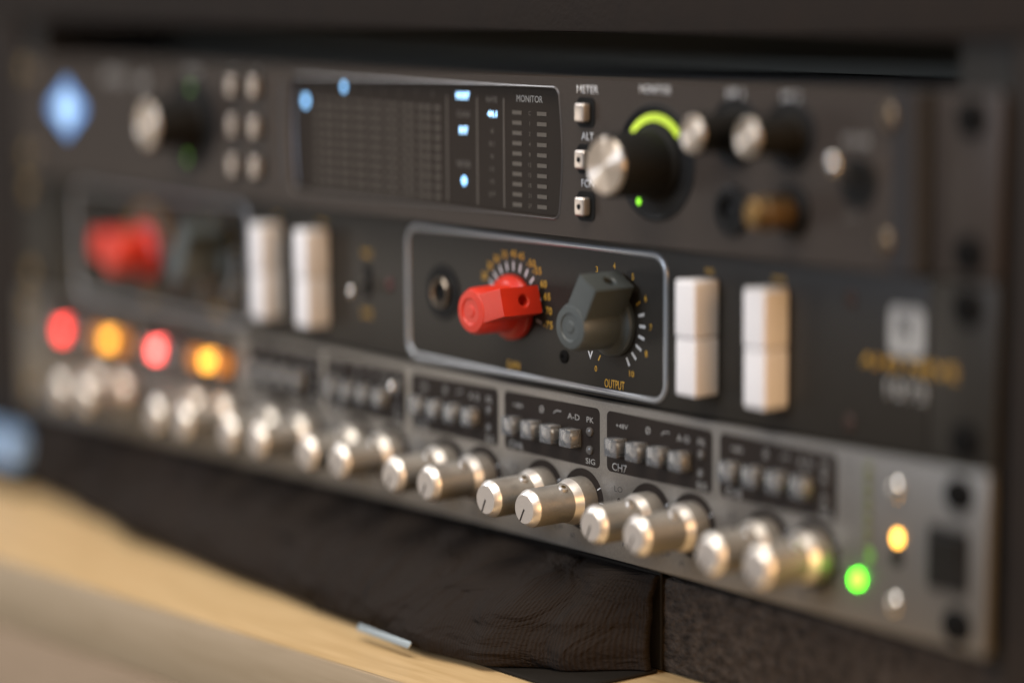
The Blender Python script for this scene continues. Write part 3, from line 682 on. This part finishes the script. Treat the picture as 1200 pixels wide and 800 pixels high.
put('switch_rocker', MB().add([(-4.6, -.9, -6.2), (4.6, -.9, -6.2), (4.6, -2.6, 6.2), (-4.6, -2.6, 6.2), (-4.6, -.9, 6.2), (4.6, -.9, 6.2)],
    [(0, 1, 2, 3), (3, 2, 5, 4), (0, 3, 4), (1, 5, 2)]).mesh('switch_rocker', M['black_plastic'], .2, 1), (470.9, YC, -44.7), ps)

# ================================================================== CLOTH COVER, BOX
cv = thing('fabric_cover', 'dark ribbed fabric cover slumped on the desk below the bottom rack unit', 'fabric cover', (190, -15, DZ))
def sheet(name, fn, nu, nv, material, thick=1.2):
    vs = []; uvs = []
    for i in range(nu + 1):
        for j in range(nv + 1):
            p_ = fn(i / nu, j / nv); vs.append(p_[:3]); uvs.append(p_[3:])
    fs = [(i * (nv + 1) + j, (i + 1) * (nv + 1) + j, (i + 1) * (nv + 1) + j + 1, i * (nv + 1) + j + 1) for i in range(nu) for j in range(nv)]
    me = bpy.data.meshes.new(name); me.from_pydata([(x * S, y * S, z * S) for x, y, z in vs], [], fs)
    uv = me.uv_layers.new(name='UVMap')
    for lp in me.loops: uv.data[lp.index].uv = uvs[lp.vertex_index]
    bm = bmesh.new(); bm.from_mesh(me); bmesh.ops.recalc_face_normals(bm, faces=bm.faces[:])
    g = bmesh.ops.extrude_face_region(bm, geom=bm.faces[:])              # a second layer behind the first, joined along the hems
    for e in g['geom']:
        if isinstance(e, bmesh.types.BMVert): e.co.y += thick * S
    bmesh.ops.recalc_face_normals(bm, faces=bm.faces[:]); bm.to_mesh(me); bm.free()
    me.materials.append(material); me.polygons.foreach_set('use_smooth', [True] * len(me.polygons))
    return me
def lerp_tab(tab, x):
    for (a, b), (c, d) in zip(tab[:-1], tab[1:]):
        if x <= c: 
            t = max(0, (x - a) / (c - a)); t = t * t * (3 - 2 * t); return b + (d - b) * t
    return tab[-1][1]
toe = [(22, -9), (50, -13), (82, -18), (132, -26), (206, -30), (267, -33), (304, -37), (326, -34), (344, -21), (361.5, -2.5)]
def bez(p, t):
    a = [Vector(q) for q in p]
    while len(a) > 1: a = [a[i].lerp(a[i + 1], t) for i in range(len(a) - 1)]
    return a[0]
def fold(uu, v):
    x = 24 + uu * 337
    ty = lerp_tab(toe, x)
    w = 2.0 * math.sin(x / 31 + 5 * v + 2 * math.sin(x / 57)) * math.sin(math.pi * v) + 1.0 * math.sin(x / 13 - 7 * v + 3 * math.sin(x / 41)) * math.sin(math.pi * v) + 1.2 * math.sin(x / 43 - 4 * v + 1) * v + .9 * math.sin(x / 7.3 + 6 * v) * math.sin(math.pi * v) ** 2
    q = bez([(3.5, -69.4), (max(-7, ty * .3), -68.5), (ty + 6 * min(1, -ty / 30), -76), (ty - 5 * min(1, -ty / 30), -90), (ty + 1, DZ + 1.6)], v)
    sv = math.sin(math.pi * min(1, v * 1.02))
    p0 = Vector((x / 46 + v * .9, v * 2.2 - x / 160, 3.1)); w += sv * (9.0 * noise.fractal(p0, 1.0, 2.1, 4) - 5.0 * abs(noise.noise(Vector((x / 38 - v * 1.7, v * 1.6 + x / 90, 8.2)))))
    e = max(0, (uu - .9) / .1)                       # the right end curls back in
    w *= 1 - v ** 4
    w *= 1 - .75 * e
    yy = q.x + w
    zz = q.y + .5 * w * math.sin(math.pi * v) 
    xx = x - (1 - uu) ** 6 * 14 * (1 - v)
    return (xx, max(ty - 9, min(yy, 3.2)), max(zz, DZ + 1.4), x * S, v * .05)
put('front_flap', sheet('front_flap', fold, 300, 60, M['cloth'], 2.2), (0, 0, 0), cv)
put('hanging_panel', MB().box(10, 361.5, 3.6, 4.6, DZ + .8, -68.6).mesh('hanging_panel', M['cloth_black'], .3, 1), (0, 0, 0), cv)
put('desk_shade_sheet', MB().box(240, 361.0, -30.0, 3.2, DZ + .1, DZ + 1.2).mesh('desk_shade_sheet', M['cloth_black'], .4, 1), (0, 0, 0), cv)  # flat dark sheet added in place of shade on the desk
zp = MB().prism(rrect(27, 2.1, .7), -.5, 0).mesh('zip_pull', M['tab_metal'], .3, 2)
o = put('zip_pull', zp, (291, -39.8, DZ + 3.6), cv); o.rotation_euler = (R(-40), 0, R(-1.5))

bx = thing('storage_box', 'small pale blue box over a painted-in shadow gap at the far left end of the rack', 'box', (-8, -6, DZ))
put('box_body', MB().box(-45, 21, -16, -2, -87, -76.5).mesh('box_body', M['pale_blue'], 1.5, 3), (0, 0, 0), bx)
put('gap_shade_block', MB().box(-44, 20, -15, -3, DZ + .1, -87.1).mesh('gap_shade_block', M['black_rubber'], .6), (0, 0, 0), bx)  # dark block standing in for the shadowed gap under the box

pl = thing('jack_plug', 'small brass jack plug pushed into the right headphone socket', 'jack plug', (421.4, YA - 2, 35.6))
put('plug_barrel', MB().lathe([(3.2, -.2), (3.2, -2.2), (4.2, -2.4), (4.3, -10.5), (4.0, -11.2), (3.4, -11.4)], 32).mesh('plug_barrel', M['gold_contact']), (421.4, YA, 35.6), pl)
put('plug_end', MB().lathe([(3.4, -11.4), (3.3, -13.6), (2.6, -14.2), (0, -14.2)], 32).mesh('plug_end', M['plug_gold']), (421.4, YA, 35.6), pl)
